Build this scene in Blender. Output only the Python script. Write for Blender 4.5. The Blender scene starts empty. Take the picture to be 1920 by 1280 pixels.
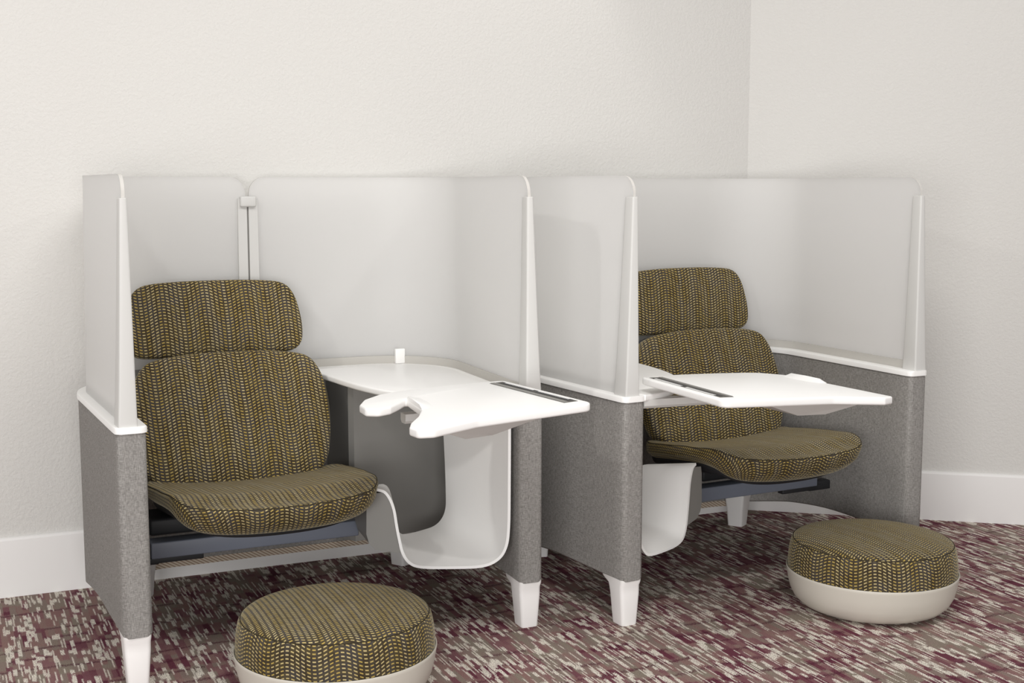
import bpy, bmesh, math, random
from mathutils import Vector, Matrix
random.seed(7)
S = bpy.context.scene
COL = S.collection
PI = math.pi

# ------------------------------------------------------------------ camera, world, lights, exposure
cam_d = bpy.data.cameras.new('camera')
cam_d.sensor_width = 36.0
cam_d.lens = 2400.0 / 1920.0 * 36.0
cam_d.clip_start = 0.05
cam = bpy.data.objects.new('camera', cam_d)
COL.objects.link(cam)
cam.location = (0, 0, 1.3336)
cam.rotation_euler = (PI / 2 - 0.1189, 0, 0)
S.camera = cam

S.view_settings.view_transform = 'Standard'
S.view_settings.look = 'None'
S.view_settings.gamma = 1.0
S.view_settings.use_curve_mapping = False
S.view_settings.exposure = -0.08

W = bpy.data.worlds.new('world')
S.world = W
W.use_nodes = True
W.node_tree.nodes['Background'].inputs[0].default_value = (1.0, 0.99, 0.98, 1)
W.node_tree.nodes['Background'].inputs[1].default_value = 0.42


def area(name, loc, target, size, power, col=(1.0, 0.98, 0.955)):
    d = bpy.data.lights.new(name, 'AREA')
    d.shape = 'DISK'
    d.size = size
    d.energy = power
    d.color = col
    o = bpy.data.objects.new(name, d)
    COL.objects.link(o)
    o.location = loc
    o.rotation_euler = (Vector(target) - Vector(loc)).to_track_quat('-Z', 'Y').to_euler()
    return o


def spot(name, loc, target, angle, blend, power, radius=0.05, col=(1.0, 0.98, 0.955)):
    d = bpy.data.lights.new(name, 'SPOT')
    d.spot_size = angle
    d.spot_blend = blend
    d.energy = power
    d.shadow_soft_size = radius
    d.color = col
    o = bpy.data.objects.new(name, d)
    COL.objects.link(o)
    o.location = loc
    o.rotation_euler = (Vector(target) - Vector(loc)).to_track_quat('-Z', 'Y').to_euler()
    return o


area('ceiling_panel_lamp', (0.3, 2.0, 3.1), (0.2, 3.2, 0), 1.2, 44)
area('ceiling_down_lamp', (1.7, 3.0, 3.0), (1.5, 3.8, 0.3), 0.2, 15)
area('ceiling_down_lamp', (-2.0, 2.3, 2.8), (-1.3, 3.4, 0.3), 0.2, 17)
spot('wall_wash_lamp', (0.30, 4.55, 2.95), (-0.42, 4.25, 0.55), math.radians(88), 0.35, 11, 0.05)
front_fill = area('front_fill_light', (-0.5, -2.6, 0.95), (0.0, 4.0, 0.5), 3.0, 240, (1.0, 0.992, 0.985))  # added fill from behind the camera to lift front faces; no window there
front_fill.data.shape = 'RECTANGLE'
front_fill.data.size = 5.0
front_fill.data.size_y = 1.8

# ------------------------------------------------------------------ materials


def lin(c):
    if isinstance(c, str):
        c = tuple(int(c[i:i + 2], 16) / 255 for i in (0, 2, 4))
    return tuple(x / 12.92 if x <= 0.04045 else ((x + 0.055) / 1.055) ** 2.4 for x in c)


class NT:
    """small helper to write node trees"""

    def __init__(self, name):
        self.m = bpy.data.materials.new(name)
        self.m.use_nodes = True
        self.t = self.m.node_tree
        self.b = self.t.nodes['Principled BSDF']
        self.out = self.t.nodes['Material Output']

    def n(self, typ, **kw):
        nd = self.t.nodes.new(typ)
        for k, v in kw.items():
            setattr(nd, k, v)
        return nd

    def l(self, a, b):
        self.t.links.new(a, b)

    def math(self, op, a, b=None, c=None):
        nd = self.n('ShaderNodeMath', operation=op)
        for i, v in enumerate((a, b, c)):
            if v is None:
                continue
            if isinstance(v, (int, float)):
                nd.inputs[i].default_value = v
            else:
                self.l(v, nd.inputs[i])
        return nd.outputs[0]

    def mix(self, f, a, b):
        nd = self.n('ShaderNodeMix', data_type='RGBA')
        for s, v in ((nd.inputs[0], f), (nd.inputs[6], a), (nd.inputs[7], b)):
            if isinstance(v, (int, float)):
                s.default_value = v
            elif isinstance(v, (tuple, list)):
                s.default_value = (*v[:3], 1)
            else:
                self.l(v, s)
        return nd.outputs[2]

    def noise(self, vec, scale, detail=2.0, rough=0.5):
        nd = self.n('ShaderNodeTexNoise')
        nd.inputs['Scale'].default_value = scale
        nd.inputs['Detail'].default_value = detail
        nd.inputs['Roughness'].default_value = rough
        if vec is not None:
            self.l(vec, nd.inputs['Vector'])
        return nd.outputs[0]

    def vec(self, x, y, z=0.0):
        nd = self.n('ShaderNodeCombineXYZ')
        for i, v in enumerate((x, y, z)):
            if isinstance(v, (int, float)):
                nd.inputs[i].default_value = v
            else:
                self.l(v, nd.inputs[i])
        return nd.outputs[0]

    def white(self, vec):
        nd = self.n('ShaderNodeTexWhiteNoise', noise_dimensions='3D')
        self.l(vec, nd.inputs['Vector'])
        return nd.outputs['Value']

    def sstep(self, v, a, b):
        nd = self.n('ShaderNodeMapRange', interpolation_type='SMOOTHSTEP')
        self.l(v, nd.inputs[0])
        nd.inputs[1].default_value = a
        nd.inputs[2].default_value = b
        return nd.outputs[0]

    def bump(self, h, strength, dist):
        nd = self.n('ShaderNodeBump')
        nd.inputs['Strength'].default_value = strength
        nd.inputs['Distance'].default_value = dist
        self.l(h, nd.inputs['Height'])
        self.l(nd.outputs[0], self.b.inputs['Normal'])

    def set(self, **kw):
        for k, v in kw.items():
            s = self.b.inputs[k.replace('_', ' ')]
            if isinstance(v, tuple):
                s.default_value = (*v[:3], 1)
            elif isinstance(v, (int, float)):
                s.default_value = v
            else:
                self.l(v, s)
        return self


def plain(name, c, rough=0.45, spec=0.4, **kw):
    k = NT(name)
    k.set(Base_Color=lin(c), Roughness=rough)
    k.b.inputs['Specular IOR Level'].default_value = spec
    for a, v in kw.items():
        k.b.inputs[a.replace('_', ' ')].default_value = v
    return k.m


def wall_mat(name, c):
    k = NT(name)
    tc = k.n('ShaderNodeTexCoord').outputs['Object']
    a = k.noise(tc, 95, 4, 0.6)
    b = k.noise(tc, 210, 2, 0.5)
    h = k.math('ADD', k.sstep(a, 0.35, 0.65), k.math('MULTIPLY', b, 0.35))
    k.set(Base_Color=lin(c), Roughness=0.75)
    k.b.inputs['Specular IOR Level'].default_value = 0.25
    k.bump(h, 0.3, 0.003)
    return k.m


def carpet_mat():
    k = NT('carpet')
    tc = k.n('ShaderNodeTexCoord').outputs['Object']
    sp = k.n('ShaderNodeSeparateXYZ')
    k.l(tc, sp.inputs[0])
    fz = k.n('ShaderNodeTexNoise')
    fz.inputs['Scale'].default_value = 320
    fz.inputs['Detail'].default_value = 2
    k.l(tc, fz.inputs['Vector'])
    fs = k.n('ShaderNodeSeparateColor')
    k.l(fz.outputs['Color'], fs.inputs[0])
    x0, y0 = sp.outputs[0], sp.outputs[1]
    x = k.math('ADD', x0, k.math('MULTIPLY', k.math('SUBTRACT', fs.outputs[0], 0.5), 0.007))
    y = k.math('ADD', y0, k.math('MULTIPLY', k.math('SUBTRACT', fs.outputs[1], 0.5), 0.045))
    low = k.noise(tc, 2.6, 1)

    def cells(w, ln, seed):
        ci = k.math('FLOOR', k.math('DIVIDE', x, w))
        off = k.white(k.vec(ci, seed, 0.5))
        yy = k.math('ADD', k.math('DIVIDE', y, ln), k.math('MULTIPLY', off, 7.0))
        ri = k.math('FLOOR', yy)
        rnd = k.white(k.vec(ci, ri, seed))
        return rnd, k.math('FRACT', yy), k.white(k.vec(ci, ri, seed + 9.1))
    # ground tones: plum and taupe blocks set out in bands across the stroke direction
    bi = k.math('FLOOR', k.math('DIVIDE', y, 0.085))
    bj = k.math('FLOOR', k.math('ADD', k.math('DIVIDE', x, 0.13), k.math('MULTIPLY', k.white(k.vec(bi, 3.3, 1.0)), 5)))
    blk = k.white(k.vec(bi, bj, 4.4))
    g1, _, _ = cells(0.019, 0.10, 5.0)
    gm = k.math('ADD', k.math('MULTIPLY', blk, 0.42), k.math('MULTIPLY', g1, 0.58))
    ramp = k.n('ShaderNodeValToRGB')
    ramp.color_ramp.interpolation = 'LINEAR'
    e = ramp.color_ramp.elements
    e[0].position = 0.18
    e[0].color = (*lin('6d3b48'), 1)
    e[1].position = 0.85
    e[1].color = (*lin('918578'), 1)
    for p, c in ((0.36, '8a6366'), (0.5, '94756f'), (0.66, '8f7d75')):
        q = e.new(p)
        q.color = (*lin(c), 1)
    k.l(gm, ramp.inputs[0])
    base = ramp.outputs[0]
    # thin dark cross lines
    ln = k.math('FRACT', k.math('DIVIDE', k.math('ADD', y, k.math('MULTIPLY', k.noise(tc, 3.0, 0), 0.05)), 0.085))
    lm = k.math('MULTIPLY', k.math('LESS_THAN', ln, 0.13), k.math('GREATER_THAN', k.white(k.vec(bi, bj, 8.8)), 0.35))
    base = k.mix(k.math('MULTIPLY', lm, 0.75), base, lin('572a39'))
    # cream dashes, wide and narrow
    r1, f1, q1 = cells(0.0112, 0.072, 1.0)
    d1 = k.math('MULTIPLY', k.math('GREATER_THAN', r1, 0.745), k.math('LESS_THAN', f1, k.math('MULTIPLY_ADD', q1, 0.5, 0.35)))
    r2, f2, q2 = cells(0.0042, 0.10, 2.0)
    d2 = k.math('MULTIPLY', k.math('GREATER_THAN', r2, 0.74), k.math('LESS_THAN', f2, k.math('MULTIPLY_ADD', q2, 0.6, 0.3)))
    d = k.math('MAXIMUM', d1, k.math('MULTIPLY', d2, 0.85))
    d = k.math('MULTIPLY', d, k.sstep(k.noise(tc, 300, 1), 0.34, 0.48))
    c = k.mix(d, base, lin('efe8db'))
    pile = k.noise(tc, 420, 2)
    c2 = k.mix(k.sstep(pile, 0.25, 0.75), (0.55, 0.55, 0.55), (1.4, 1.4, 1.4))
    mu = k.n('ShaderNodeMix', data_type='RGBA', blend_type='MULTIPLY')
    mu.inputs[0].default_value = 0.8
    k.l(c, mu.inputs[6])
    k.l(c2, mu.inputs[7])
    k.set(Base_Color=mu.outputs[2], Roughness=0.95)
    k.b.inputs['Specular IOR Level'].default_value = 0.1
    k.bump(pile, 0.8, 0.006)
    return k.m


def weave_mat():
    """grey-brown upholstery with waves of small yellow dashes"""
    k = NT('dash_weave')
    uv = k.n('ShaderNodeUVMap').outputs[0]
    sp = k.n('ShaderNodeSeparateXYZ')
    k.l(uv, sp.inputs[0])
    x, y = sp.outputs[0], sp.outputs[1]
    CW, RH = 0.0142, 0.0098
    xc = k.math('DIVIDE', k.math('ADD', x, k.math('MULTIPLY', y, 0.05)), CW)
    ci = k.math('FLOOR', xc)
    fx = k.math('FRACT', xc)
    ph = k.math('MULTIPLY', k.math('ADD', x, k.math('MULTIPLY', y, 0.05)), 2 * PI / 0.135)
    wob = k.noise(k.vec(k.math('MULTIPLY', y, 2.0), 0.0), 2.0, 0)
    wave = k.math('SINE', k.math('ADD', ph, k.math('MULTIPLY', k.math('SUBTRACT', wob, 0.5), 3.0)))
    yw = k.math('DIVIDE', k.math('ADD', y, k.math('MULTIPLY', wave, 0.0115)), RH)
    ri = k.math('FLOOR', yw)
    fy = k.math('FRACT', yw)
    mx = k.math('SUBTRACT', 1.0, k.sstep(k.math('ABSOLUTE', k.math('SUBTRACT', fx, 0.5)), 0.25, 0.36))
    my = k.math('SUBTRACT', 1.0, k.sstep(k.math('ABSOLUTE', k.math('SUBTRACT', fy, 0.5)), 0.11, 0.23))
    dash = k.math('MULTIPLY', mx, my)
    rnd = k.white(k.vec(ci, ri, 1.0))
    colr = k.white(k.vec(ci, 7.0, 2.0))
    dc = k.mix(k.sstep(k.math('ADD', k.math('MULTIPLY', colr, 0.6), k.math('MULTIPLY', rnd, 0.4)), 0.2, 0.8), lin('b0974f'), lin('bfae7e'))
    bg = k.mix(k.sstep(k.noise(k.vec(k.math('MULTIPLY', x, 9.0), k.math('MULTIPLY', y, 2.0)), 4.0, 1), 0.4, 0.6), lin('3b3224'), lin('423d39'))
    yb = k.math('MULTIPLY', k.math('GREATER_THAN', k.white(k.vec(ci, ri, 5.0)), 0.6), 0.5)
    bg = k.mix(yb, bg, lin('544a32'))
    c = k.mix(dash, bg, dc)
    k.set(Base_Color=c, Roughness=0.85)
    k.b.inputs['Specular IOR Level'].default_value = 0.2
    k.b.inputs['Sheen Weight'].default_value = 0.45
    k.b.inputs['Sheen Roughness'].default_value = 0.35
    k.b.inputs['Sheen Tint'].default_value = (*lin('d8d0b8'), 1)
    h = k.math('ADD', dash, k.math('MULTIPLY', k.noise(uv, 900, 1), 0.4))
    k.bump(h, 0.35, 0.0015)
    return k.m


def linen_mat():
    k = NT('grey_linen')
    tc = k.n('ShaderNodeTexCoord').outputs['Object']
    sp = k.n('ShaderNodeSeparateXYZ')
    k.l(tc, sp.inputs[0])
    x, y, z = sp.outputs
    f = lambda v, q: k.math('MULTIPLY', v, q)
    a = k.noise(k.vec(f(x, 760), f(y, 760), f(z, 90)), 1.0, 1)
    b = k.noise(k.vec(f(x, 90), f(y, 90), f(z, 800)), 1.0, 1)
    t = k.math('ADD', f(a, 0.5), f(b, 0.5))
    c = k.mix(k.sstep(t, 0.22, 0.78), lin('686562'), lin('a7a4a0'))
    k.set(Base_Color=c, Roughness=0.9)
    k.b.inputs['Specular IOR Level'].default_value = 0.15
    k.bump(t, 0.3, 0.0015)
    return k.m


def frost_mat():
    k = NT('frosted_acrylic')
    k.set(Base_Color=lin('f2f1f0'), Roughness=0.5)
    k.b.inputs['Specular IOR Level'].default_value = 0.3
    tr = k.n('ShaderNodeBsdfTranslucent')
    tr.inputs[0].default_value = (*lin('f6f6f5'), 1)
    mx = k.n('ShaderNodeMixShader')
    mx.inputs[0].default_value = 0.6
    k.l(k.b.outputs[0], mx.inputs[1])
    k.l(tr.outputs[0], mx.inputs[2])
    k.l(mx.outputs[0], k.out.inputs['Surface'])
    return k.m


def tan_mat():
    k = NT('ribbed_edge')
    tc = k.n('ShaderNodeTexCoord').outputs['Object']
    sp = k.n('ShaderNodeSeparateXYZ')
    k.l(tc, sp.inputs[0])
    w = k.math('FRACT', k.math('MULTIPLY', k.math('ADD', sp.outputs[0], k.math('MULTIPLY', sp.outputs[2], 1.6)), 62.0))
    k.set(Base_Color=k.mix(k.math('LESS_THAN', w, 0.4), lin('c9bcab'), lin('957f6c')), Roughness=0.85)
    return k.m


M = dict(
    wall=wall_mat('wall_paint', 'd3d1cd'),
    base=plain('baseboard_paint', 'ebe9e7', 0.4),
    carpet=carpet_mat(),
    weave=weave_mat(),
    linen=linen_mat(),
    frost=frost_mat(),
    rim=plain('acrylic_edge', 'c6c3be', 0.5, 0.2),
    white=plain('white_plastic', 'f5f4f2', 0.35),
    leg=plain('white_leg', 'f4f2f0', 0.4),
    post=plain('pale_post', 'cbcac7', 0.45),
    strip=plain('felt_strip', 'bcb9b3', 0.9, 0.1),
    grey=plain('grey_plastic', '85837f', 0.5, 0.35),
    dgrey=plain('dark_grey_plastic', '5c5b5a', 0.55, 0.3),
    beam=plain('steel_beam', '6f7480', 0.45, 0.4),
    black=plain('black_shell', '2b2b2d', 0.5, 0.3),
    slot=plain('slot_rubber', '55534e', 0.6, 0.3),
    tan=tan_mat(),
    cream=plain('cream_shell', 'cdc8bd', 0.42, 0.35),
    seam=plain('dark_seam', '3a3428', 0.9, 0.1),
)

# ------------------------------------------------------------------ mesh helpers


def link(name, bm, mat, parent=None, smooth=True, sharp=0.6, uvscale=None):
    bmesh.ops.remove_doubles(bm, verts=bm.verts, dist=1e-6)
    bmesh.ops.recalc_face_normals(bm, faces=bm.faces)
    me = bpy.data.meshes.new(name)
    bm.to_mesh(me)
    bm.free()
    if mat:
        me.materials.append(mat)
    if smooth:
        me.polygons.foreach_set('use_smooth', [True] * len(me.polygons))
        me.set_sharp_from_angle(angle=sharp)
    o = bpy.data.objects.new(name, me)
    COL.objects.link(o)
    if parent:
        o.parent = parent
    return o


def tag(o, label, cat, group=None):
    o['label'] = label
    o['category'] = cat
    if group:
        o['group'] = group
    return o


def thing(name, loc, rz, label, cat, group=None):
    o = bpy.data.objects.new(name, None)
    o.empty_display_size = 0.1
    COL.objects.link(o)
    o.location = loc
    o.rotation_euler = (0, 0, rz)
    return tag(o, label, cat, group)


def struct(o):
    o['kind'] = 'structure'
    return o


def grid_faces(bm, rings, closed=True, cap0=False, cap1=False, uvs=None):
    """rings: lists of points, equal length; skins consecutive rings"""
    vr = [[bm.verts.new(p) for p in r] for r in rings]
    n = len(rings[0])
    lay = bm.loops.layers.uv.verify() if uvs else None

    def face(idx):
        vs = [vr[i][j % n] for i, j in idx]
        if len(set(vs)) < 3:
            return
        try:
            f = bm.faces.new(vs)
        except ValueError:
            return
        if lay:
            for lp, (i, j) in zip(f.loops, idx):
                lp[lay].uv = uvs[i][j] if j < len(uvs[i]) else uvs[i][j % n]
    for i in range(len(rings) - 1):
        for j in range(n if closed else n - 1):
            face([(i, j), (i, j + 1), (i + 1, j + 1), (i + 1, j)])
    for flag, i in ((cap0, 0), (cap1, len(rings) - 1)):
        if flag:
            face([(i, j) for j in range(n)])


def box(bm, x0, x1, y0, y1, z0, z1, bev=0.0):
    r = bmesh.ops.create_cube(bm, size=1.0)
    for v in r['verts']:
        v.co = Vector(((x0 + x1) / 2 + v.co.x * (x1 - x0), (y0 + y1) / 2 + v.co.y * (y1 - y0), (z0 + z1) / 2 + v.co.z * (z1 - z0)))
    if bev > 0:
        es = list({e for v in r['verts'] for e in v.link_edges})
        bmesh.ops.bevel(bm, geom=es, offset=bev, segments=3, affect='EDGES', profile=0.5)


def roundpoly(pts, r, seg=5):
    """round the corners of a 2-D polygon; r a number or one per point"""
    out = []
    n = len(pts)
    for i in range(n):
        p = Vector(pts[i])
        a = Vector(pts[i - 1]) - p
        b = Vector(pts[(i + 1) % n]) - p
        ri = r[i] if isinstance(r, (list, tuple)) else r
        if ri <= 0 or a.length < 1e-9 or b.length < 1e-9:
            out.append(tuple(p))
            continue
        ang = a.angle(b)
        d = min(ri / max(math.tan(ang / 2), 1e-3), 0.49 * min(a.length, b.length))
        p0 = p + a.normalized() * d
        p1 = p + b.normalized() * d
        for k in range(seg + 1):
            t = k / seg
            out.append(tuple(p0 * (1 - t) ** 2 + p * 2 * t * (1 - t) + p1 * t * t))
    return out


def spline(pts, n):
    """Catmull-Rom through points (any dimension)"""
    P = [Vector(p) for p in pts]
    P = [P[0] * 2 - P[1]] + P + [P[-1] * 2 - P[-2]]
    out = []
    m = len(pts) - 1
    for k in range(n + 1):
        t = k / n * m
        i = min(int(t), m - 1)
        t -= i
        a, b, c, d = P[i:i + 4]
        out.append(0.5 * ((2 * b) + (c - a) * t + (2 * a - 5 * b + 4 * c - d) * t * t + (3 * b - a - 3 * c + d) * t ** 3))
    return out


def slab(bm, poly, z0, z1, r=0.004, zf=None):
    """flat plate from a plan outline with rounded rim; zf(x, y) adds a slope"""
    n = len(poly)
    P = [Vector(p[:2]) for p in poly]
    area_ = sum(P[i].x * P[(i + 1) % n].y - P[(i + 1) % n].x * P[i].y for i in range(n))
    sg = 1 if area_ > 0 else -1
    N = []
    for i in range(n):
        t = (P[(i + 1) % n] - P[i - 1])
        N.append(Vector((t.y, -t.x)).normalized() * sg)
    rings = []
    lv = [(k / 4 * PI / 2, 0) for k in range(5)] + [(PI / 2 + k / 4 * PI / 2, 1) for k in range(5)]
    for a, s in lv:
        ins = r * (1 - math.sin(a))
        z = (z0 + r - r * math.cos(a)) if s == 0 else (z1 - r - r * math.cos(a))
        rings.append([(P[i].x - N[i].x * ins, P[i].y - N[i].y * ins, z + (zf(P[i].x, P[i].y) if zf else 0)) for i in range(n)])
    grid_faces(bm, rings, True, True, True)


# ------------------------------------------------------------------ room
CORN = Vector((0.960, 5.236, 0))
DL = Vector((-0.9139, -0.4058, 0))      # along the left wall, away from the corner
DR = Vector((0.9747, -0.2233, 0))       # along the right wall
H_ROOM = 3.3


def slab_wall(name, a, b, inward, t, z0, z1, mat):
    bm = bmesh.new()
    back = -inward * t
    pts = [a, b, b + back, a + back]
    v0 = [bm.verts.new((p.x, p.y, z0)) for p in pts]
    v1 = [bm.verts.new((p.x, p.y, z1)) for p in pts]
    bm.faces.new(v0)
    bm.faces.new(v1)
    for i in range(4):
        bm.faces.new((v0[i], v0[(i + 1) % 4], v1[(i + 1) % 4], v1[i]))
    return struct(link(name, bm, mat, smooth=False))


nL = Vector((0.4058, -0.9139, 0))
nR = Vector((-0.2233, -0.9747, 0))
BT = 0.016
# wall faces stand BT behind the baseboard face found in the photo
def meet(off):
    # point at distance off behind both baseboard faces
    A = CORN - nL * off
    B = CORN - nR * off
    den = DL.x * DR.y - DL.y * DR.x
    d = B - A
    t = (d.x * DR.y - d.y * DR.x) / den
    return A + DL * t
WC = meet(BT)
slab_wall('wall_left', WC, WC + DL * 6.0, nL, 0.12, 0, H_ROOM, M['wall'])
slab_wall('wall_right', WC, WC + DR * 4.5, nR, 0.12, 0, H_ROOM, M['wall'])


def baseboard(name, d, nin, ln):
    bm = bmesh.new()
    prof = [(0, 0), (BT, 0), (BT, 0.190), (BT - 0.003, 0.197), (BT - 0.009, 0.2), (0, 0.2)]
    rings = []
    for k, (p0) in enumerate((0.0, ln)):
        ring = []
        for o, z in prof:
            start = meet(BT - o) if k == 0 else None
            q = start if k == 0 else WC + d * ln + nin * o
            ring.append((q.x, q.y, z))
        rings.append(ring)
    grid_faces(bm, rings, True, True, True)
    return struct(link(name, bm, M['base'], smooth=False))


baseboard('baseboard_left', DL, nL, 6.0)
baseboard('baseboard_right', DR, nR, 4.5)
bm = bmesh.new()
box(bm, -6, 6, -6, 4.0, -0.05, 0.0)
fl = struct(link('floor', bm, M['carpet'], smooth=False))
fl.rotation_euler = (0, 0, math.radians(24.4))
fl.location = (-0.9, 3.0, 0)

# ------------------------------------------------------------------ workstation geometry (unit coordinates)
# u runs from the chair side panel to the desk side panel, v from the front to the back
WID, TH, ZT, DEP, RC, SPL = 1.236, 0.078, 0.697, 0.945, 0.30, 0.026


def plan():
    """outline of the enclosure, outer face: list of (point, kind)"""
    pts = []
    for k in range(13):
        t = k / 12
        pts.append((-SPL * t, (DEP - RC) * t))
    for k in range(1, 16):
        a = PI - k / 16 * PI / 2
        pts.append((RC - SPL + RC * math.cos(a), DEP - RC + RC * math.sin(a)))
    x0, x1 = RC - SPL, WID - RC + SPL
    for k in range(17):
        pts.append((x0 + (x1 - x0) * k / 16, DEP))
    for k in range(1, 16):
        a = PI / 2 - k / 16 * PI / 2
        pts.append((WID + SPL - RC + RC * math.cos(a), DEP - RC + RC * math.sin(a)))
    for k in range(13):
        t = 1 - k / 12
        pts.append((WID + SPL * t, (DEP - RC) * t))
    return [Vector(p) for p in pts]


PL = plan()
NPL = []
for i in range(len(PL)):
    t = PL[min(i + 1, len(PL) - 1)] - PL[max(i - 1, 0)]
    NPL.append(Vector((t.y, -t.x)).normalized())          # points inward
ARC = [0.0]
for i in range(1, len(PL)):
    ARC.append(ARC[-1] + (PL[i] - PL[i - 1]).length)
LEN = ARC[-1]


def at(s):
    if s <= 0:
        t = (PL[1] - PL[0]).normalized()
        return PL[0] + t * s, NPL[0]
    if s >= LEN:
        t = (PL[-1] - PL[-2]).normalized()
        return PL[-1] + t * (s - LEN), NPL[-1]
    for i in range(1, len(PL)):
        if ARC[i] >= s:
            f = (s - ARC[i - 1]) / (ARC[i] - ARC[i - 1])
            return PL[i - 1].lerp(PL[i], f), NPL[i - 1].lerp(NPL[i], f).normalized()


def sv(v, side=0):
    """arc position of depth v on the chair side (0) or desk side (1)"""
    k = v / (DEP - RC) * ARC[12]
    return k if side == 0 else LEN - k


def stations(s0, s1, step=0.03):
    ss = [s0] + [a for a in ARC if s0 + 0.004 < a < s1 - 0.004] + [s1]
    return ss


class Unit:
    def __init__(self, origin, rz, mir):
        self.o, self.rz, self.m = Vector(origin), rz, (-1 if mir else 1)

    def base(self, u, v):
        """world location of a unit point"""
        c, s = math.cos(self.rz), math.sin(self.rz)
        u *= self.m
        return Vector((self.o.x + u * c - v * s, self.o.y + u * s + v * c, 0))

    def fix(self, bm, off=(0, 0)):
        for w in bm.verts:
            w.co.x = (w.co.x - off[0]) * self.m
            w.co.y -= off[1]
        return bm


def sweep(s0, s1, section, r0=0.0, r1=0.0, extra=None):
    """section(s) -> [(offset, z), ...]; ends rounded in plan by r0 / r1 / extra = extra stations"""
    bm = bmesh.new()
    ss = stations(s0, s1)
    if extra:
        ss = sorted(set(ss + extra))
    rows = []
    if r0 > 0:
        for k in range(6):
            a = k / 6 * PI / 2
            rows.append((s0 + r0 * (1 - math.cos(a)), r0 * (1 - math.sin(a))))
    for s in ss:
        if (r0 > 0 and s < s0 + r0 - 1e-6) or (r1 > 0 and s > s1 - r1 + 1e-6):
            continue
        rows.append((s, 0.0))
    if r1 > 0:
        for k in range(6):
            a = (5 - k) / 6 * PI / 2
            rows.append((s1 - r1 * (1 - math.cos(a)), r1 * (1 - math.sin(a))))
    rings, uvs = [], []
    for s, ins in rows:
        p, n = at(s)
        sec = section(s)
        lo, hi = min(o for o, z in sec), max(o for o, z in sec)
        mid, half = (lo + hi) / 2, (hi - lo) / 2
        f = (half - ins) / half
        ring, uv = [], []
        for o, z in sec:
            oo = mid + (o - mid) * f
            ring.append((p.x + n.x * oo, p.y + n.y * oo, z))
            uv.append((s + (ins * 1.4 if s < LEN / 2 else -ins * 1.4) + (oo - mid) * (1 if ins > 0 else 0.2), z + (oo - mid) * 0.3))
        rings.append(ring)
        uvs.append(uv)
    grid_faces(bm, rings, True, True, True, uvs)
    return bm


def smooth01(x):
    x = max(0.0, min(1.0, x))
    return x * x * (3 - 2 * x)


def zbot(s):
    d = min(s, LEN - s)
    return 0.143 - 0.055 * smooth01((d - 0.35) / 0.6)


def panel_sec(s):
    z0, z1, r = zbot(s), ZT, 0.006
    return [(r, z0), (TH / 2, z0), (TH - r, z0), (TH, z0 + r), (TH, (z0 + z1) / 2), (TH, z1 - r), (TH - r, z1), (r, z1), (0, z1 - r), (0, (z0 + z1) / 2), (0, z0 + r)]


def cap_sec(s):
    a, b, z0, z1, r = -0.004, TH + 0.004, ZT, 0.7145, 0.005
    return [(a, z0), (b, z0), (b, z1 - r), (b - r * 0.3, z1 - r * 0.3), (b - r, z1), (a + r, z1), (a + r * 0.3, z1 - r * 0.3), (a, z1 - r)]


ZS0, ZS1 = 0.714, 1.372


def screen_sec(s, ends, rad):
    z1 = ZS1
    for e in ends:
        d = abs(s - e)
        if d < rad:
            z1 = min(z1, ZS1 - rad + math.sqrt(max(0, rad * rad - (rad - d) ** 2)))
    out = []
    zs = [ZS0 + (z1 - ZS0) * k / 8 for k in range(9)]
    off = lambda z: 0.028 + 0.014 * (z - ZS0) / (ZS1 - ZS0)
    for z in zs:
        out.append((off(z) + 0.0045, z))
    for z in reversed(zs):
        out.append((off(z) - 0.0045, z))
    return out


def loftbox(b, t):
    """prism between two horizontal quads / polygons b and t (lists of (u, v, z))"""
    bm = bmesh.new()
    grid_faces(bm, [b, t], True, True, True)
    return bm


def rrect(cx, cy, hx, hy, r, z, rot=0.0, seg=4):
    out = []
    for sx, sy, a0 in ((1, 1, 0), (-1, 1, PI / 2), (-1, -1, PI), (1, -1, 1.5 * PI)):
        for k in range(seg + 1):
            a = a0 + k / seg * PI / 2
            x, y = sx * (hx - r) + r * math.cos(a), sy * (hy - r) + r * math.sin(a)
            out.append((cx + x * math.cos(rot) - y * math.sin(rot), cy + x * math.sin(rot) + y * math.cos(rot), z))
    return out


# the tray outline found on the photographed trays: (u, v), z from tray_z
TRAY = [(1.135, 0.070), (1.185, -0.412), (1.05, -0.428), (0.93, -0.440), (0.83, -0.452), (0.745, -0.487), (0.690, -0.510), (0.650, -0.498),
        (0.645, -0.450), (0.668, -0.398), (0.715, -0.325), (0.756, -0.240), (0.778, -0.060), (0.738, -0.112), (0.700, -0.155), (0.660, -0.170),
        (0.630, -0.143), (0.634, -0.080), (0.670, -0.010), (0.735, 0.050), (0.83, 0.078), (0.98, 0.085)]
TRAY_R = [0.03, 0.03, 0, 0, 0.05, 0.03, 0.02, 0.02, 0.02, 0.03, 0, 0.01, 0.004, 0.02, 0.02, 0.02, 0.02, 0.03, 0.04, 0.05, 0.02, 0]


def tray_z(u, v):
    return 0.745 + (u - 0.65) / 0.5 * 0.016


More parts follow.
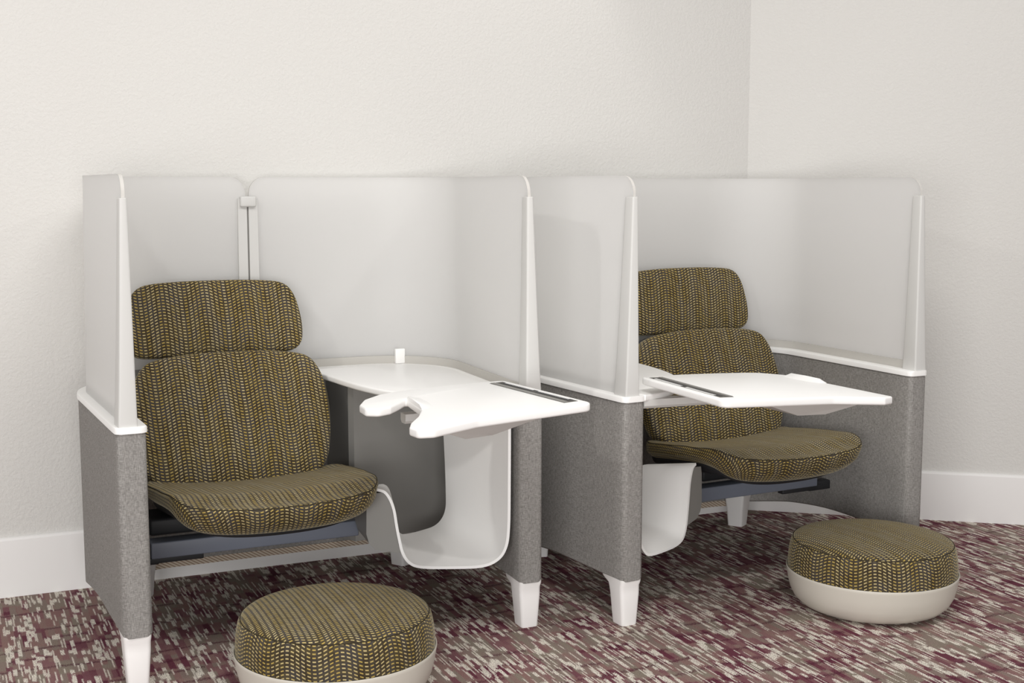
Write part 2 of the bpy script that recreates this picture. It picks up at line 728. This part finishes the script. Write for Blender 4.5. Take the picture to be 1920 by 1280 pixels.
def pillow(outline, thick, bulge, mapf, nseg=72, back=0.3, edge=0.45, rings=14, top_uv=True):
    """upholstered pad. outline(a)->(x, y); front face along +w. mapf(x, y, w) -> unit point"""
    bm = bmesh.new()
    R, U = [], []
    base = [outline(2 * PI * j / nseg) for j in range(nseg)]
    # normals of the outline
    nor = []
    for j in range(nseg):
        a, b = base[j - 1], base[(j + 1) % nseg]
        t = Vector((b[0] - a[0], b[1] - a[1]))
        nor.append(Vector((t.y, -t.x)).normalized())
    er = thick * edge
    br = thick * back
    prof = []     # (scale, inset, w, arclength beyond rim)
    for k in range(1, rings + 1):
        f = k / rings
        prof.append((f, er * 1.0, thick / 2 + bulge * (1 - f ** 2.2), 0.0))
    for k in range(1, 9):
        a = k / 8 * PI / 2
        prof.append((1, er * (1 - math.sin(a)), thick / 2 - er * (1 - math.cos(a)), er * a))
    prof.append((1, 0, -thick / 2 + br, er * PI / 2 + (thick - er - br)))
    for k in range(1, 6):
        a = k / 5 * PI / 2
        prof.append((1, br * (1 - math.cos(a)), -thick / 2 + br * (1 - math.sin(a)), er * PI / 2 + (thick - er - br) + br * a))
    for f, ins, w, ext in prof:
        ring, uv = [], []
        for j in range(nseg + 1):
            jj = j % nseg
            x = (base[jj][0] - nor[jj].x * ins) * f
            y = (base[jj][1] - nor[jj].y * ins) * f
            ring.append((x, y, w))
            ux = (base[jj][0] - nor[jj].x * er) * f + nor[jj].x * ext
            uy = (base[jj][1] - nor[jj].y * er) * f + nor[jj].y * ext
            uv.append((ux, uy))
        R.append([mapf(*p) for p in ring[:-1]])
        U.append(uv[:-1])
    # centre point as a tiny ring is capped
    grid_faces(bm, R, True, True, True, U)
    return bm


def seam_line(name, outline, thick, edge, mapf, F, parent, n=96, rad=0.0016):
    bm = bmesh.new()
    er = thick * edge
    ring = []
    pts = [outline(2 * PI * j / n) for j in range(n)]
    for j in range(n):
        t = Vector((pts[(j + 1) % n][0] - pts[j - 1][0], pts[(j + 1) % n][1] - pts[j - 1][1]))
        nn = Vector((t.y, -t.x)).normalized()
        ins = er * 0.29
        c = Vector(mapf(pts[j][0] - nn.x * ins, pts[j][1] - nn.y * ins, thick / 2 - er * 0.29))
        o = (Vector(mapf(pts[j][0] - nn.x * (ins - 0.002), pts[j][1] - nn.y * (ins - 0.002), thick / 2 - er * 0.29)) - c).normalized() * rad
        u = Vector(mapf(pts[j][0] - nn.x * ins, pts[j][1] - nn.y * ins, thick / 2 - er * 0.29 + 0.002)) - c
        u = u.normalized() * rad
        ring.append([tuple(c + o * math.cos(a) + u * math.sin(a)) for a in [k * PI / 3 for k in range(6)]])
    ring.append(ring[0])
    grid_faces(bm, ring, True)
    return link(name, F(bm), M['seam'], parent)


def prof_outline(keys):
    """closed outline from right-half key points (x, y), bottom centre to top centre, mirrored"""
    right = keys
    left = [(-x, y) for x, y in reversed(keys[1:-1])]
    pts = right + left
    n = len(pts)
    P = [Vector(p) for p in pts]

    dense = []
    for i in range(n):
        a, b, c, d = P[i - 1], P[i], P[(i + 1) % n], P[(i + 2) % n]
        for k in range(10):
            t = k / 10
            dense.append(0.5 * ((2 * b) + (c - a) * t + (2 * a - 5 * b + 4 * c - d) * t * t + (3 * b - a - 3 * c + d) * t ** 3))
    L = [0.0]
    for i in range(len(dense)):
        L.append(L[-1] + (dense[(i + 1) % len(dense)] - dense[i]).length)

    def f(a):
        s = a / (2 * PI) * L[-1]
        for i in range(len(dense)):
            if L[i + 1] >= s - 1e-9:
                t = (s - L[i]) / max(L[i + 1] - L[i], 1e-9)
                p = dense[i].lerp(dense[(i + 1) % len(dense)], t)
                return p.x, p.y
        return tuple(dense[0])
    return f


CU = 0.442            # centre line of the chair


def build_booth(U, post_u, lip_shift, label):
    c0 = (WID / 2, 0.5)
    root = thing('work_booth', U.base(*c0), U.rz, label, 'office booth', 'curved office booths')
    F = lambda bm: U.fix(bm, c0)
    fr = 0.018
    sa, sb = sv(DEP - RC, 0), sv(DEP - RC, 1)
    link('side_panel', F(sweep(0, sa, panel_sec, fr, 0)), M['linen'], root)
    link('side_panel', F(sweep(sb, LEN, panel_sec, 0, fr)), M['linen'], root)
    link('back_panel', F(sweep(sa, sb, panel_sec)), M['linen'], root)
    tsec = lambda s: [(TH - 0.020, zbot(s) - 0.018), (TH - 0.002, zbot(s) - 0.018), (TH - 0.002, zbot(s) + 0.004), (TH - 0.020, zbot(s) + 0.004)]
    link('bottom_trim', F(sweep(sa + 0.30, sb - 0.30, tsec)), M['tan'], root)
    link('top_ledge', F(sweep(-0.004, LEN + 0.004, cap_sec, 0.022, 0.022)), M['white'], root)
    # screens
    sp = None
    for i in range(400):
        s = sa + (sb - sa) * i / 399
        if at(s)[0].x >= post_u:
            sp = s
            break
    rad = 0.055
    ex = lambda e, d: [e + d * rad * (1 - math.cos(k / 10 * PI / 2)) for k in range(1, 11)]
    e0, e1, e2, e3 = 0.018, sp - 0.006, sp + 0.006, LEN - 0.018
    sc = link('privacy_screen', F(sweep(e0, e1, lambda s: screen_sec(s, (e0, e1), rad), extra=ex(e0, 1) + ex(e1, -1))), M['frost'], root)
    sc['label'] = 'frosted screen on the chair side'
    sc = link('privacy_screen', F(sweep(e2, e3, lambda s: screen_sec(s, (e2, e3), rad), extra=ex(e2, 1) + ex(e3, -1))), M['frost'], root)
    sc['label'] = 'frosted screen on the desk side'
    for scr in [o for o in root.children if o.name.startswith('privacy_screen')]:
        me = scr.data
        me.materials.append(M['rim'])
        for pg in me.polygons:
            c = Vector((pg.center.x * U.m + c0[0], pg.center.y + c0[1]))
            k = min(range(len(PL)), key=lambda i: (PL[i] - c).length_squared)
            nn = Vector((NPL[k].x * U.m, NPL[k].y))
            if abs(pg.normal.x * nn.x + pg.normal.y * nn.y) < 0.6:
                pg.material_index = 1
    # grey strip along the inside foot of the screens
    fsec = lambda s: [(0.034, 0.714), (0.040, 0.714), (0.040, 0.742), (0.034, 0.742)]
    link('foot_strip', F(sweep(0.07, LEN - 0.07, fsec)), M['strip'], root)
    # front posts, tapered
    for side in (0, 1):
        def q(o, d, z):
            s = d if side == 0 else LEN - d
            p, n = at(s)
            return (p.x + n.x * o, p.y + n.y * o, z)

        def ringp(o0, o1, d0, d1, z, r):
            pts = roundpoly([(o0, d0), (o1, d0), (o1, d1), (o0, d1)], r, 3)
            return [q(a, b, z) for a, b in pts]
        bm = bmesh.new()
        rr = []
        for k in range(9):
            t = k / 8
            e = t ** 0.85
            rr.append(ringp(0.005 + 0.025 * e, 0.056 - 0.006 * e, 0.001 + 0.009 * e, 0.066 - 0.014 * e, 0.7135 + (1.308 - 0.7135) * t, 0.006))
        rr.append(ringp(0.032, 0.048, 0.012, 0.050, 1.3095, 0.004))
        grid_faces(bm, rr, True, True, True)
        link('screen_post', F(bm), M['post'], root)
    # back post: two uprights with a slit between, and a clip on top
    p, n = at(sp)
    bm = bmesh.new()
    for d in (-1, 1):
        for z0, z1, w0, w1 in ((0.7145, 1.300, 0.036, 0.033),):
            rings = []
            for z, w in ((z0, w0), (z1, w1)):
                a, b = (0.003, w) if d > 0 else (-w, -0.003)
                rings.append([(p.x + a, p.y + n.y * 0.0375, z), (p.x + b, p.y + n.y * 0.0375, z), (p.x + b, p.y + n.y * 0.052, z), (p.x + a, p.y + n.y * 0.052, z)])
            grid_faces(bm, rings, True, True, True)
    pst = link('screen_post', F(bm), M['post'], root, smooth=False)
    bm = bmesh.new()
    box(bm, p.x - 0.004, p.x + 0.004, p.y + n.y * 0.046, p.y + n.y * 0.040, 0.716, 1.29)
    link('post_slit', F(bm), M['grey'], pst)
    bm = bmesh.new()
    box(bm, p.x - 0.027, p.x + 0.027, p.y + n.y * 0.066, p.y + n.y * 0.034, 1.272, 1.308, 0.006)
    link('post_clip', F(bm), M['post'], pst)
    # feet
    for side in (0, 1):
        p0, n0 = at(0.055 if side == 0 else LEN - 0.055)
        cx, cy = p0.x + n0.x * TH / 2, p0.y + n0.y * TH / 2
        bm = bmesh.new()
        rr = []
        for z, hx, hy, dy, r in ((0.0, 0.0265, 0.030, -0.012, 0.010), (0.004, 0.0275, 0.031, -0.012, 0.010), (0.10, 0.0345, 0.037, -0.010, 0.012),
                                 (0.125, 0.0355, 0.040, -0.006, 0.012), (0.138, 0.0365, 0.058, 0.006, 0.012), (0.1475, 0.037, 0.060, 0.008, 0.012)):
            rr.append(rrect(cx, cy + dy, hx, hy, r, z))
        grid_faces(bm, rr, True, True, True)
        link('foot', F(bm), M['leg'], root)
    for cx in (0.165, WID - 0.165):
        bm = bmesh.new()
        rr = []
        for z, hx, hy in ((0.0, 0.030, 0.030), (0.06, 0.034, 0.034), (0.128, 0.042, 0.042)):
            rr.append(rrect(cx, 0.815, hx, hy, 0.010, z, -0.5 if cx < 0.5 else 0.5))
        grid_faces(bm, rr, True, True, True)
        link('foot', F(bm), M['leg'], root)
    # desk surface with its curved front edge
    inner = []
    s_end = LEN - 0.002
    s = sv(0.0, 1)
    front = [(1.160, 0.001), (1.125, 0.010), (1.085, 0.022), (1.02, 0.058), (0.945, 0.135), (0.880, 0.225), (0.830, 0.330), (0.800, 0.450), (0.783, 0.570), (0.774, 0.660), (0.758, 0.735), (0.715, 0.795), (0.630, 0.832), (0.565, 0.848)]
    poly = [tuple(v) for v in spline(front, 48)]
    s_start = None
    for i in range(300):
        s = sa + (sb - sa) * i / 299
        if at(s)[0].x >= 0.56:
            s_start = s
            break
    back = []
    for s in stations(s_start, LEN - 0.02):
        p, n = at(s)
        back.append((p.x + n.x * (TH - 0.02), p.y + n.y * (TH - 0.02)))
    poly = poly + back
    bm = bmesh.new()
    slab(bm, poly, 0.6955, 0.7155, 0.006)
    link('desktop', F(bm), M['white'], root)
    bm = bmesh.new()
    box(bm, 1.072, 1.108, 0.862, 0.880, 0.7150, 0.768, 0.004)
    link('cable_clip', F(bm), M['white'], root)
    # support arm below the desk front
    bm = bmesh.new()
    pr = [(-0.042, 0.700), (0.0, 0.700), (0.0, 0.680), (-0.008, 0.672), (-0.034, 0.672), (-0.042, 0.680)]
    grid_faces(bm, [[(x, v + sk, z) for v, z in pr] for x, sk in ((0.782, 0.0), (0.80, 0.0), (1.16, 0.05))], True, True, True)
    link('tray_arm', F(bm), M['post'], root, sharp=0.4)

    # pedestal: grey panels that carry the desk
    bm = bmesh.new()
    P = [(0.834, 0.61), (0.95, 0.625), (1.08, 0.64), (1.175, 0.65)]
    Q = [(u - 0.012, v + 0.024) for u, v in P]
    grid_faces(bm, [[(u, v, 0.16) for u, v in P + Q[::-1]], [(u, v, 0.6955) for u, v in P + Q[::-1]]], True, True, True)
    ped = link('pedestal_panel', F(bm), M['grey'], root, sharp=0.4)
    bm = bmesh.new()
    P = spline([(0.834, 0.612), (0.842, 0.68), (0.842, 0.75), (0.832, 0.82), (0.815, 0.868)], 16)
    Q = [(v.x + 0.014, v.y) for v in P]
    P = [(v.x, v.y) for v in P]
    grid_faces(bm, [[(u, v, 0.16) for u, v in P + Q[::-1]], [(u, v, 0.6955) for u, v in P + Q[::-1]]], True, True, True)
    link('pedestal_panel', F(bm), M['grey'], root, sharp=0.6)

    # storage bin: a white ribbon, lip - floor - wall, in a grey case
    def sh(u):
        return u + lip_shift * max(0, (1.11 - u) / 0.34) + (0.022 if lip_shift and u > 1.04 else 0.0)
    fa, fb = Vector((0.78, 0.17)), Vector((1.14, 0.03))
    front_uz = [(0.766, 0.442), (0.789, 0.434), (0.805, 0.412), (0.817, 0.376), (0.824, 0.327), (0.831, 0.285), (0.840, 0.244), (0.858, 0.214), (0.890, 0.201),
                (0.963, 0.198), (1.054, 0.200), (1.099, 0.218), (1.122, 0.252), (1.131, 0.313), (1.133, 0.462), (1.134, 0.694)]
    rear_uz = [(0.838, 0.406), (0.858, 0.402), (0.875, 0.388), (0.886, 0.36), (0.890, 0.32), (0.895, 0.28), (0.905, 0.248), (0.925, 0.226), (0.955, 0.220),
               (1.007, 0.219), (1.060, 0.222), (1.092, 0.238), (1.110, 0.268), (1.113, 0.32), (1.108, 0.462), (1.094, 0.694)]
    fv = lambda u: 0.17 - (u - 0.78) * 0.389
    rv = lambda u: 0.411 + (u - 0.93) * 0.445
    f3 = spline([(sh(u), fv(u), z) for u, z in front_uz], 60)
    r3 = spline([(sh(u), rv(u), z) for u, z in rear_uz], 60)

    def offset(c, d):
        out = []
        for i in range(len(c)):
            t = c[min(i + 1, len(c) - 1)] - c[max(i - 1, 0)]
            h = math.hypot(t.x, t.y) * (1 if t.x >= 0 else -1)
            nrm = Vector((t.z, -h)).normalized()      # right of travel in (along, z)
            ax = (Vector((fb.x - fa.x, fb.y - fa.y, 0))).normalized()
            out.append(c[i] + ax * (nrm.x * d) + Vector((0, 0, nrm.y * d)))
        return out
    rows = []
    for t in (0, 0.06, 0.25, 0.5, 0.75, 1.0):
        rows.append([a.lerp(b, t) for a, b in zip(f3, r3)])
    th = 0.0085
    bm = bmesh.new()
    rings = []
    for r in rows:
        o = offset(r, th)
        rings.append([tuple(p) for p in r] + [tuple(p) for p in reversed(o)])
    grid_faces(bm, rings, True, True, True)
    sbn = link('storage_bin', F(bm), M['white'], root, sharp=0.9)
    # grey case on the chair side of the bin
    bm = bmesh.new()
    rings = []
    for t in (0.012, 0.05, 0.5, 1.0):
        c = [a.lerp(b, t) for a, b in zip(f3, r3)]
        o = offset(c, th + 0.0008)[3:25]
        top, bot = o[0], o[-1]
        ul = (sh(0.757) - 0.018 - (0.012 if lip_shift else 0.0)) + 0.06 * t * 0.3
        vl = fv(0.735) + 0.003 + (0.36 - 0.19) * t
        case = [Vector((ul + 0.004, vl, 0.424 - 0.05 * t)), Vector((ul, vl, 0.40 - 0.05 * t)), Vector((ul - 0.002, vl, 0.30)), Vector((ul + 0.005, vl - 0.002, 0.272)), Vector((ul + 0.022, vl - 0.008, 0.252)), Vector((ul + 0.045, vl - 0.016, 0.246))]
        rings.append([tuple(p) for p in o] + [tuple(p) for p in reversed(case)])
    grid_faces(bm, rings, True, True, True)
    link('bin_case', F(bm), M['grey'], sbn, sharp=0.5)

    # beam that carries the chair
    bm = bmesh.new()
    box(bm, 0.135, 0.775, 0.385, 0.450, 0.243, 0.292, 0.004)
    bmb = link('seat_beam', F(bm), M['beam'], root)
    bm = bmesh.new()
    box(bm, 0.052, 0.160, 0.400, 0.435, 0.222, 0.255, 0.004)
    link('beam_bracket', F(bm), M['black'], bmb)
    bm = bmesh.new()
    box(bm, 0.10, 0.29, 0.395, 0.425, 0.226, 0.244, 0.003)
    link('beam_bracket', F(bm), M['black'], bmb)
    return root


def build_chair(U, label, head_du=0.0):
    c0 = (CU, 0.42)
    root = thing('lounge_chair', U.base(*c0), U.rz, label, 'chair', 'upholstered lounge chairs')
    F = lambda bm: U.fix(bm, c0)
    # seat pad: x across, y from back (+) to front (-)
    so = prof_outline([(0.0, -0.285), (0.14, -0.280), (0.238, -0.252), (0.292, -0.195), (0.311, -0.10), (0.319, 0.03), (0.323, 0.15), (0.312, 0.235), (0.26, 0.268), (0.0, 0.275)])

    def seat_map(x, y, w):
        v = 0.325 + y
        d = -y                                   # towards the front
        z = 0.402 + 0.030 * smooth01((d - 0.0) / 0.2) * 0.3 - 0.022 * smooth01((d - 0.13) / 0.12)
        z += 0.020 * (abs(x) / 0.30) ** 2.0       # sides higher than the middle
        z += 0.012 * d / 0.2 if d > 0 else 0.026 * max(d / 0.2, -1.0)
        fr = smooth01((d - 0.05) / 0.18)
        z += 0.034 * min(1.2, (abs(x) / 0.31) ** 2.0) * smooth01((0.02 - w) / 0.06) * (1 - 0.97 * fr)
        return (CU + 0.022 + x * (1 - 0.03 * fr * (0.5 - w / 0.1)), v + 0.035 * fr * smooth01((0.02 - w) / 0.06), z + w)
    seat = link('seat', F(pillow(so, 0.088, 0.004, seat_map, 96, back=0.42, edge=0.15)), M['weave'], root, sharp=1.2)
    seam_line('seam', so, 0.088, 0.15, seat_map, F, seat)

    # dark pan behind the front of the seat
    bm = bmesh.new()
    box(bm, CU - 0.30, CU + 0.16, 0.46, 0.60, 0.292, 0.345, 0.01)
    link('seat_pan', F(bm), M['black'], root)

    # shell under the seat
    def shell_map(x, y, w):
        a = seat_map(x * 0.93, y * 0.90 + 0.02, -0.044)
        return (a[0], a[1], a[2] + w - 0.004)
    link('seat_shell', F(pillow(so, 0.030, 0.0, shell_map, 72, back=0.8, edge=0.1, rings=4)), M['black'], root)

    def lean(y, z0, v0, ang, w, x, wrap):
        ca, sa_ = math.cos(ang), math.sin(ang)
        vv = v0 + y * sa_ - w * ca - wrap * x * x
        zz = z0 + y * ca + w * sa_
        return (CU + x, vv, zz)
    # back pad
    bo = prof_outline([(0.0, -0.212), (0.14, -0.210), (0.240, -0.196), (0.288, -0.148), (0.308, -0.07), (0.315, 0.01), (0.311, 0.086), (0.293, 0.154), (0.250, 0.202), (0.14, 0.222), (0.0, 0.226)])
    back = link('backrest', F(pillow(bo, 0.070, 0.010, lambda x, y, w: lean(y, 0.592, 0.636, 0.34, w, x, -0.10), 96, back=0.3, edge=0.22)), M['weave'], root)
    ho = prof_outline([(0.0, -0.122), (0.16, -0.121), (0.245, -0.117), (0.282, -0.093), (0.291, -0.045), (0.285, 0.014), (0.268, 0.074), (0.230, 0.113), (0.14, 0.125), (0.0, 0.128)])
    link('headrest', F(pillow(ho, 0.062, 0.008, lambda x, y, w: lean(y, 0.905, 0.818, 0.20, w, x + head_du, -0.10), 96, back=0.3, edge=0.22)), M['weave'], root)
    # rear shell and spine
    link('back_shell', F(pillow(bo, 0.022, 0.0, lambda x, y, w: lean(y * 0.96, 0.592, 0.636 + 0.044, 0.34, w, x * 0.97, -0.10), 72, back=0.5, edge=0.2, rings=4)), M['black'], root)
    bm = bmesh.new()
    rr = []
    for y, z, vv in ((0.46, 0.305, 0), (0.56, 0.315, 0), (0.66, 0.37, 0), (0.715, 0.47, 0), (0.765, 0.62, 0), (0.822, 0.80, 0), (0.842, 0.90, 0)):
        rr.append([(CU - 0.05, y, z), (CU + 0.05, y, z), (CU + 0.05, y + 0.012, z - 0.012), (CU - 0.05, y + 0.012, z - 0.012)])
    grid_faces(bm, rr, True, True, True)
    link('spine', F(bm), M['black'], root, sharp=0.7)
    return root


def build_tray(U, label, notch=True):
    c0 = (0.92, -0.18)
    root = thing('laptop_tray', U.base(*c0) + Vector((0, 0, 0.69)), U.rz, label, 'tray', 'swivel laptop trays')
    dz = -0.69

    def F(bm):
        U.fix(bm, c0)
        for w in bm.verts:
            w.co.z += dz
        return bm
    if notch:
        poly = roundpoly(TRAY, TRAY_R, 6)
    else:
        poly = roundpoly(TRAY[:8] + [(0.645, -0.30), (0.640, -0.02), (0.690, 0.048), (0.735, 0.066)] + TRAY[-2:],
                         TRAY_R[:6] + [0.01, 0.008, 0, 0.04, 0.03, 0.03] + TRAY_R[-2:], 6)
    bm = bmesh.new()
    slab(bm, poly, -0.023, 0.0, 0.006, tray_z)
    link('board', F(bm), M['white'], root, sharp=0.9)
    # raised lip along the notch
    bm = bmesh.new()
    if notch:
        a, b = Vector((0.777, -0.062)), Vector((0.757, -0.236))
    else:
        a, b = Vector((0.6425, -0.035)), Vector((0.6435, -0.215))
    d = (b - a).normalized()
    n = Vector((-d.y, d.x))
    if n.x < 0:
        n = -n
    rr = []
    for t, hh, wd in ((0.0, 0.0005, 0.004), (0.10, 0.010, 0.030), (0.5, 0.011, 0.034), (0.85, 0.010, 0.030), (1.0, 0.0005, 0.004)):
        p = a.lerp(b, t)
        rr.append([(p.x + n.x * o, p.y + n.y * o, tray_z(p.x, p.y) + z) for o, z in ((0.001, -0.004), (0.001, hh * 0.8), (0.004, hh), (0.009, hh * 0.85), (wd + 0.012, 0.0002), (wd + 0.012, -0.004))])
    grid_faces(bm, rr, True, True, True)
    link('notch_lip', F(bm), M['white'], root, sharp=0.7)
    # device groove near the outer edge
    ga, gb = Vector((1.098, 0.040)), Vector((1.139, -0.368))
    d = (gb - ga).normalized()
    n = Vector((-d.y, d.x))
    if n.x < 0:
        n = -n

    def strip(o0, o1, t0, t1, z0, z1, bm):
        pts = [ga + d * t0 + n * o0, ga + d * t0 + n * o1, ga + d * t1 + n * o1, ga + d * t1 + n * o0]
        grid_faces(bm, [[(p.x, p.y, tray_z(p.x, p.y) + z0) for p in pts], [(p.x, p.y, tray_z(p.x, p.y) + z1) for p in pts]], True, True, True)
    Lg = (gb - ga).length
    bm = bmesh.new()
    strip(-0.022, 0.022, 0, Lg, -0.003, 0.0008, bm)
    gr = link('device_groove', F(bm), M['slot'], root, smooth=False)
    bm = bmesh.new()
    strip(0.002, 0.0205, 0.02, Lg * 0.48, -0.001, 0.0013, bm)
    strip(0.002, 0.0205, Lg * 0.52, Lg - 0.02, -0.001, 0.0013, bm)
    link('groove_slot', F(bm), M['black'], gr, smooth=False)
    bm = bmesh.new()
    strip(-0.021, -0.008, 0.004, Lg - 0.004, -0.001, 0.0024, bm)
    link('groove_bar', F(bm), M['grey'], gr, smooth=False)
    for k0, k1 in ((0.03, Lg / 2 - 0.012), (Lg / 2 + 0.012, Lg - 0.026)):
        bm = bmesh.new()
        rail = []
        n_t = int((k1 - k0) / 0.0085)
        for q in range(n_t):
            a_, b_ = k0 + q * 0.0085, k0 + q * 0.0085 + 0.0035
            rail += [(a_, 0.0190), (a_, 0.0125), (b_, 0.0125), (b_, 0.0190)]
        pts = [(k0, 0.0208)] + rail + [(rail[-1][0], 0.0208)]
        P3 = [[(ga.x + d.x * t + n.x * o, ga.y + d.y * t + n.y * o) for t, o in pts]]
        grid_faces(bm, [[(x, y, tray_z(x, y) + z) for x, y in P3[0]] for z in (-0.001, 0.0019)], True, True, True)
        link('groove_comb', F(bm), M['white'], gr, smooth=False)
    # bracket below
    bm = bmesh.new()
    top = [(0.73, -0.462), (1.03, -0.415), (1.02, -0.03), (0.82, -0.03)]
    bot = [(0.815, -0.405), (0.90, -0.385), (0.93, -0.06), (0.85, -0.06)]
    grid_faces(bm, [[(u, v, tray_z(u, v) - 0.022) for u, v in top], [(u, v, 0.700 - (0.008 if v < -0.2 else 0.0)) for u, v in bot]], True, True, True)
    link('bracket', F(bm), M['post'], root, smooth=False)
    return root


def build_ottoman(loc, rz, label):
    root = thing('ottoman', (loc[0], loc[1], 0), rz, label, 'ottoman', 'round ottomans')
    N = 96

    def lathe(prof, uv=None):
        bm = bmesh.new()
        rings = [[(r * math.cos(2 * PI * j / N), r * math.sin(2 * PI * j / N), z) for j in range(N)] for r, z in prof]
        uvs = None
        if uv:
            uvs = []
            for (r, z), (mode, q) in zip(prof, uv):
                row = []
                for j in range(N + 1):
                    a = 2 * PI * j / N
                    row.append((r * math.cos(a), r * math.sin(a)) if mode == 0 else (a * 0.26, q))
                uvs.append(row)
        grid_faces(bm, rings, True, True, True, uvs)
        return bm
    shell = [(0.10, 0.0), (0.175, 0.0), (0.203, 0.004), (0.226, 0.014), (0.244, 0.031), (0.256, 0.055), (0.2635, 0.085), (0.2685, 0.115), (0.2700, 0.1235), (0.2690, 0.1255), (0.2665, 0.1245), (0.2650, 0.118), (0.12, 0.112)]
    link('base_shell', lathe(shell), M['cream'], root, sharp=0.9)
    top = [(0.02, 0.2385), (0.06, 0.238), (0.11, 0.2363), (0.16, 0.2333), (0.20, 0.2292), (0.225, 0.2248), (0.242, 0.2192), (0.2490, 0.2140)]
    link('cushion_top', lathe(top + [(0.2490, 0.19)], [(0, 0)] * 9), M['weave'], root, sharp=1.2)
    side = [(0.2460, 0.2150), (0.2510, 0.2130), (0.2560, 0.202), (0.2605, 0.182), (0.2635, 0.156), (0.2645, 0.133), (0.2640, 0.117)]
    uvq, s = [], 0
    for i, (r, z) in enumerate(side):
        if i:
            s -= math.hypot(r - side[i - 1][0], z - side[i - 1][1])
        uvq.append((1, s))
    bm = bmesh.new()
    link('cushion_side', lathe(side, uvq), M['weave'], root, sharp=1.2)
    bm = bmesh.new()
    rings = []
    for j in range(N + 1):
        a = 2 * PI * j / N
        rings.append([((0.2492 + 0.0014 * math.cos(b)) * math.cos(a), (0.2492 + 0.0014 * math.cos(b)) * math.sin(a), 0.2145 + 0.0014 * math.sin(b)) for b in [k * PI / 3 for k in range(6)]])
    grid_faces(bm, rings, True)
    link('seam', bm, M['seam'], root)
    return root


UL = Unit((-1.0293, 3.2783, 0), 0.4284, False)
UR = Unit((1.4283, 4.3542, 0), 0.4877, True)

build_booth(UL, 0.562, 0.0, 'left booth with frosted screens, its desk to the right of the chair')
build_booth(UR, 0.69, 0.075, 'right booth in the wall corner, its desk to the left of the chair')
build_chair(UL, 'olive-brown patterned lounge chair in the left booth', -0.016)
build_chair(UR, 'olive-brown patterned lounge chair in the right booth, partly hidden by a tray')
build_tray(UL, 'white notched tray in the left booth, held over the white storage bin')
build_tray(UR, 'white tray in the right booth, crossing in front of the chair back', False)
build_ottoman((-0.4702, 3.2999), 0.35, 'round patterned ottoman in the foreground, cut off by the bottom of the picture')
build_ottoman((1.1579, 4.0069), 0.45, 'round patterned ottoman in front of the right booth, whole cream base showing')
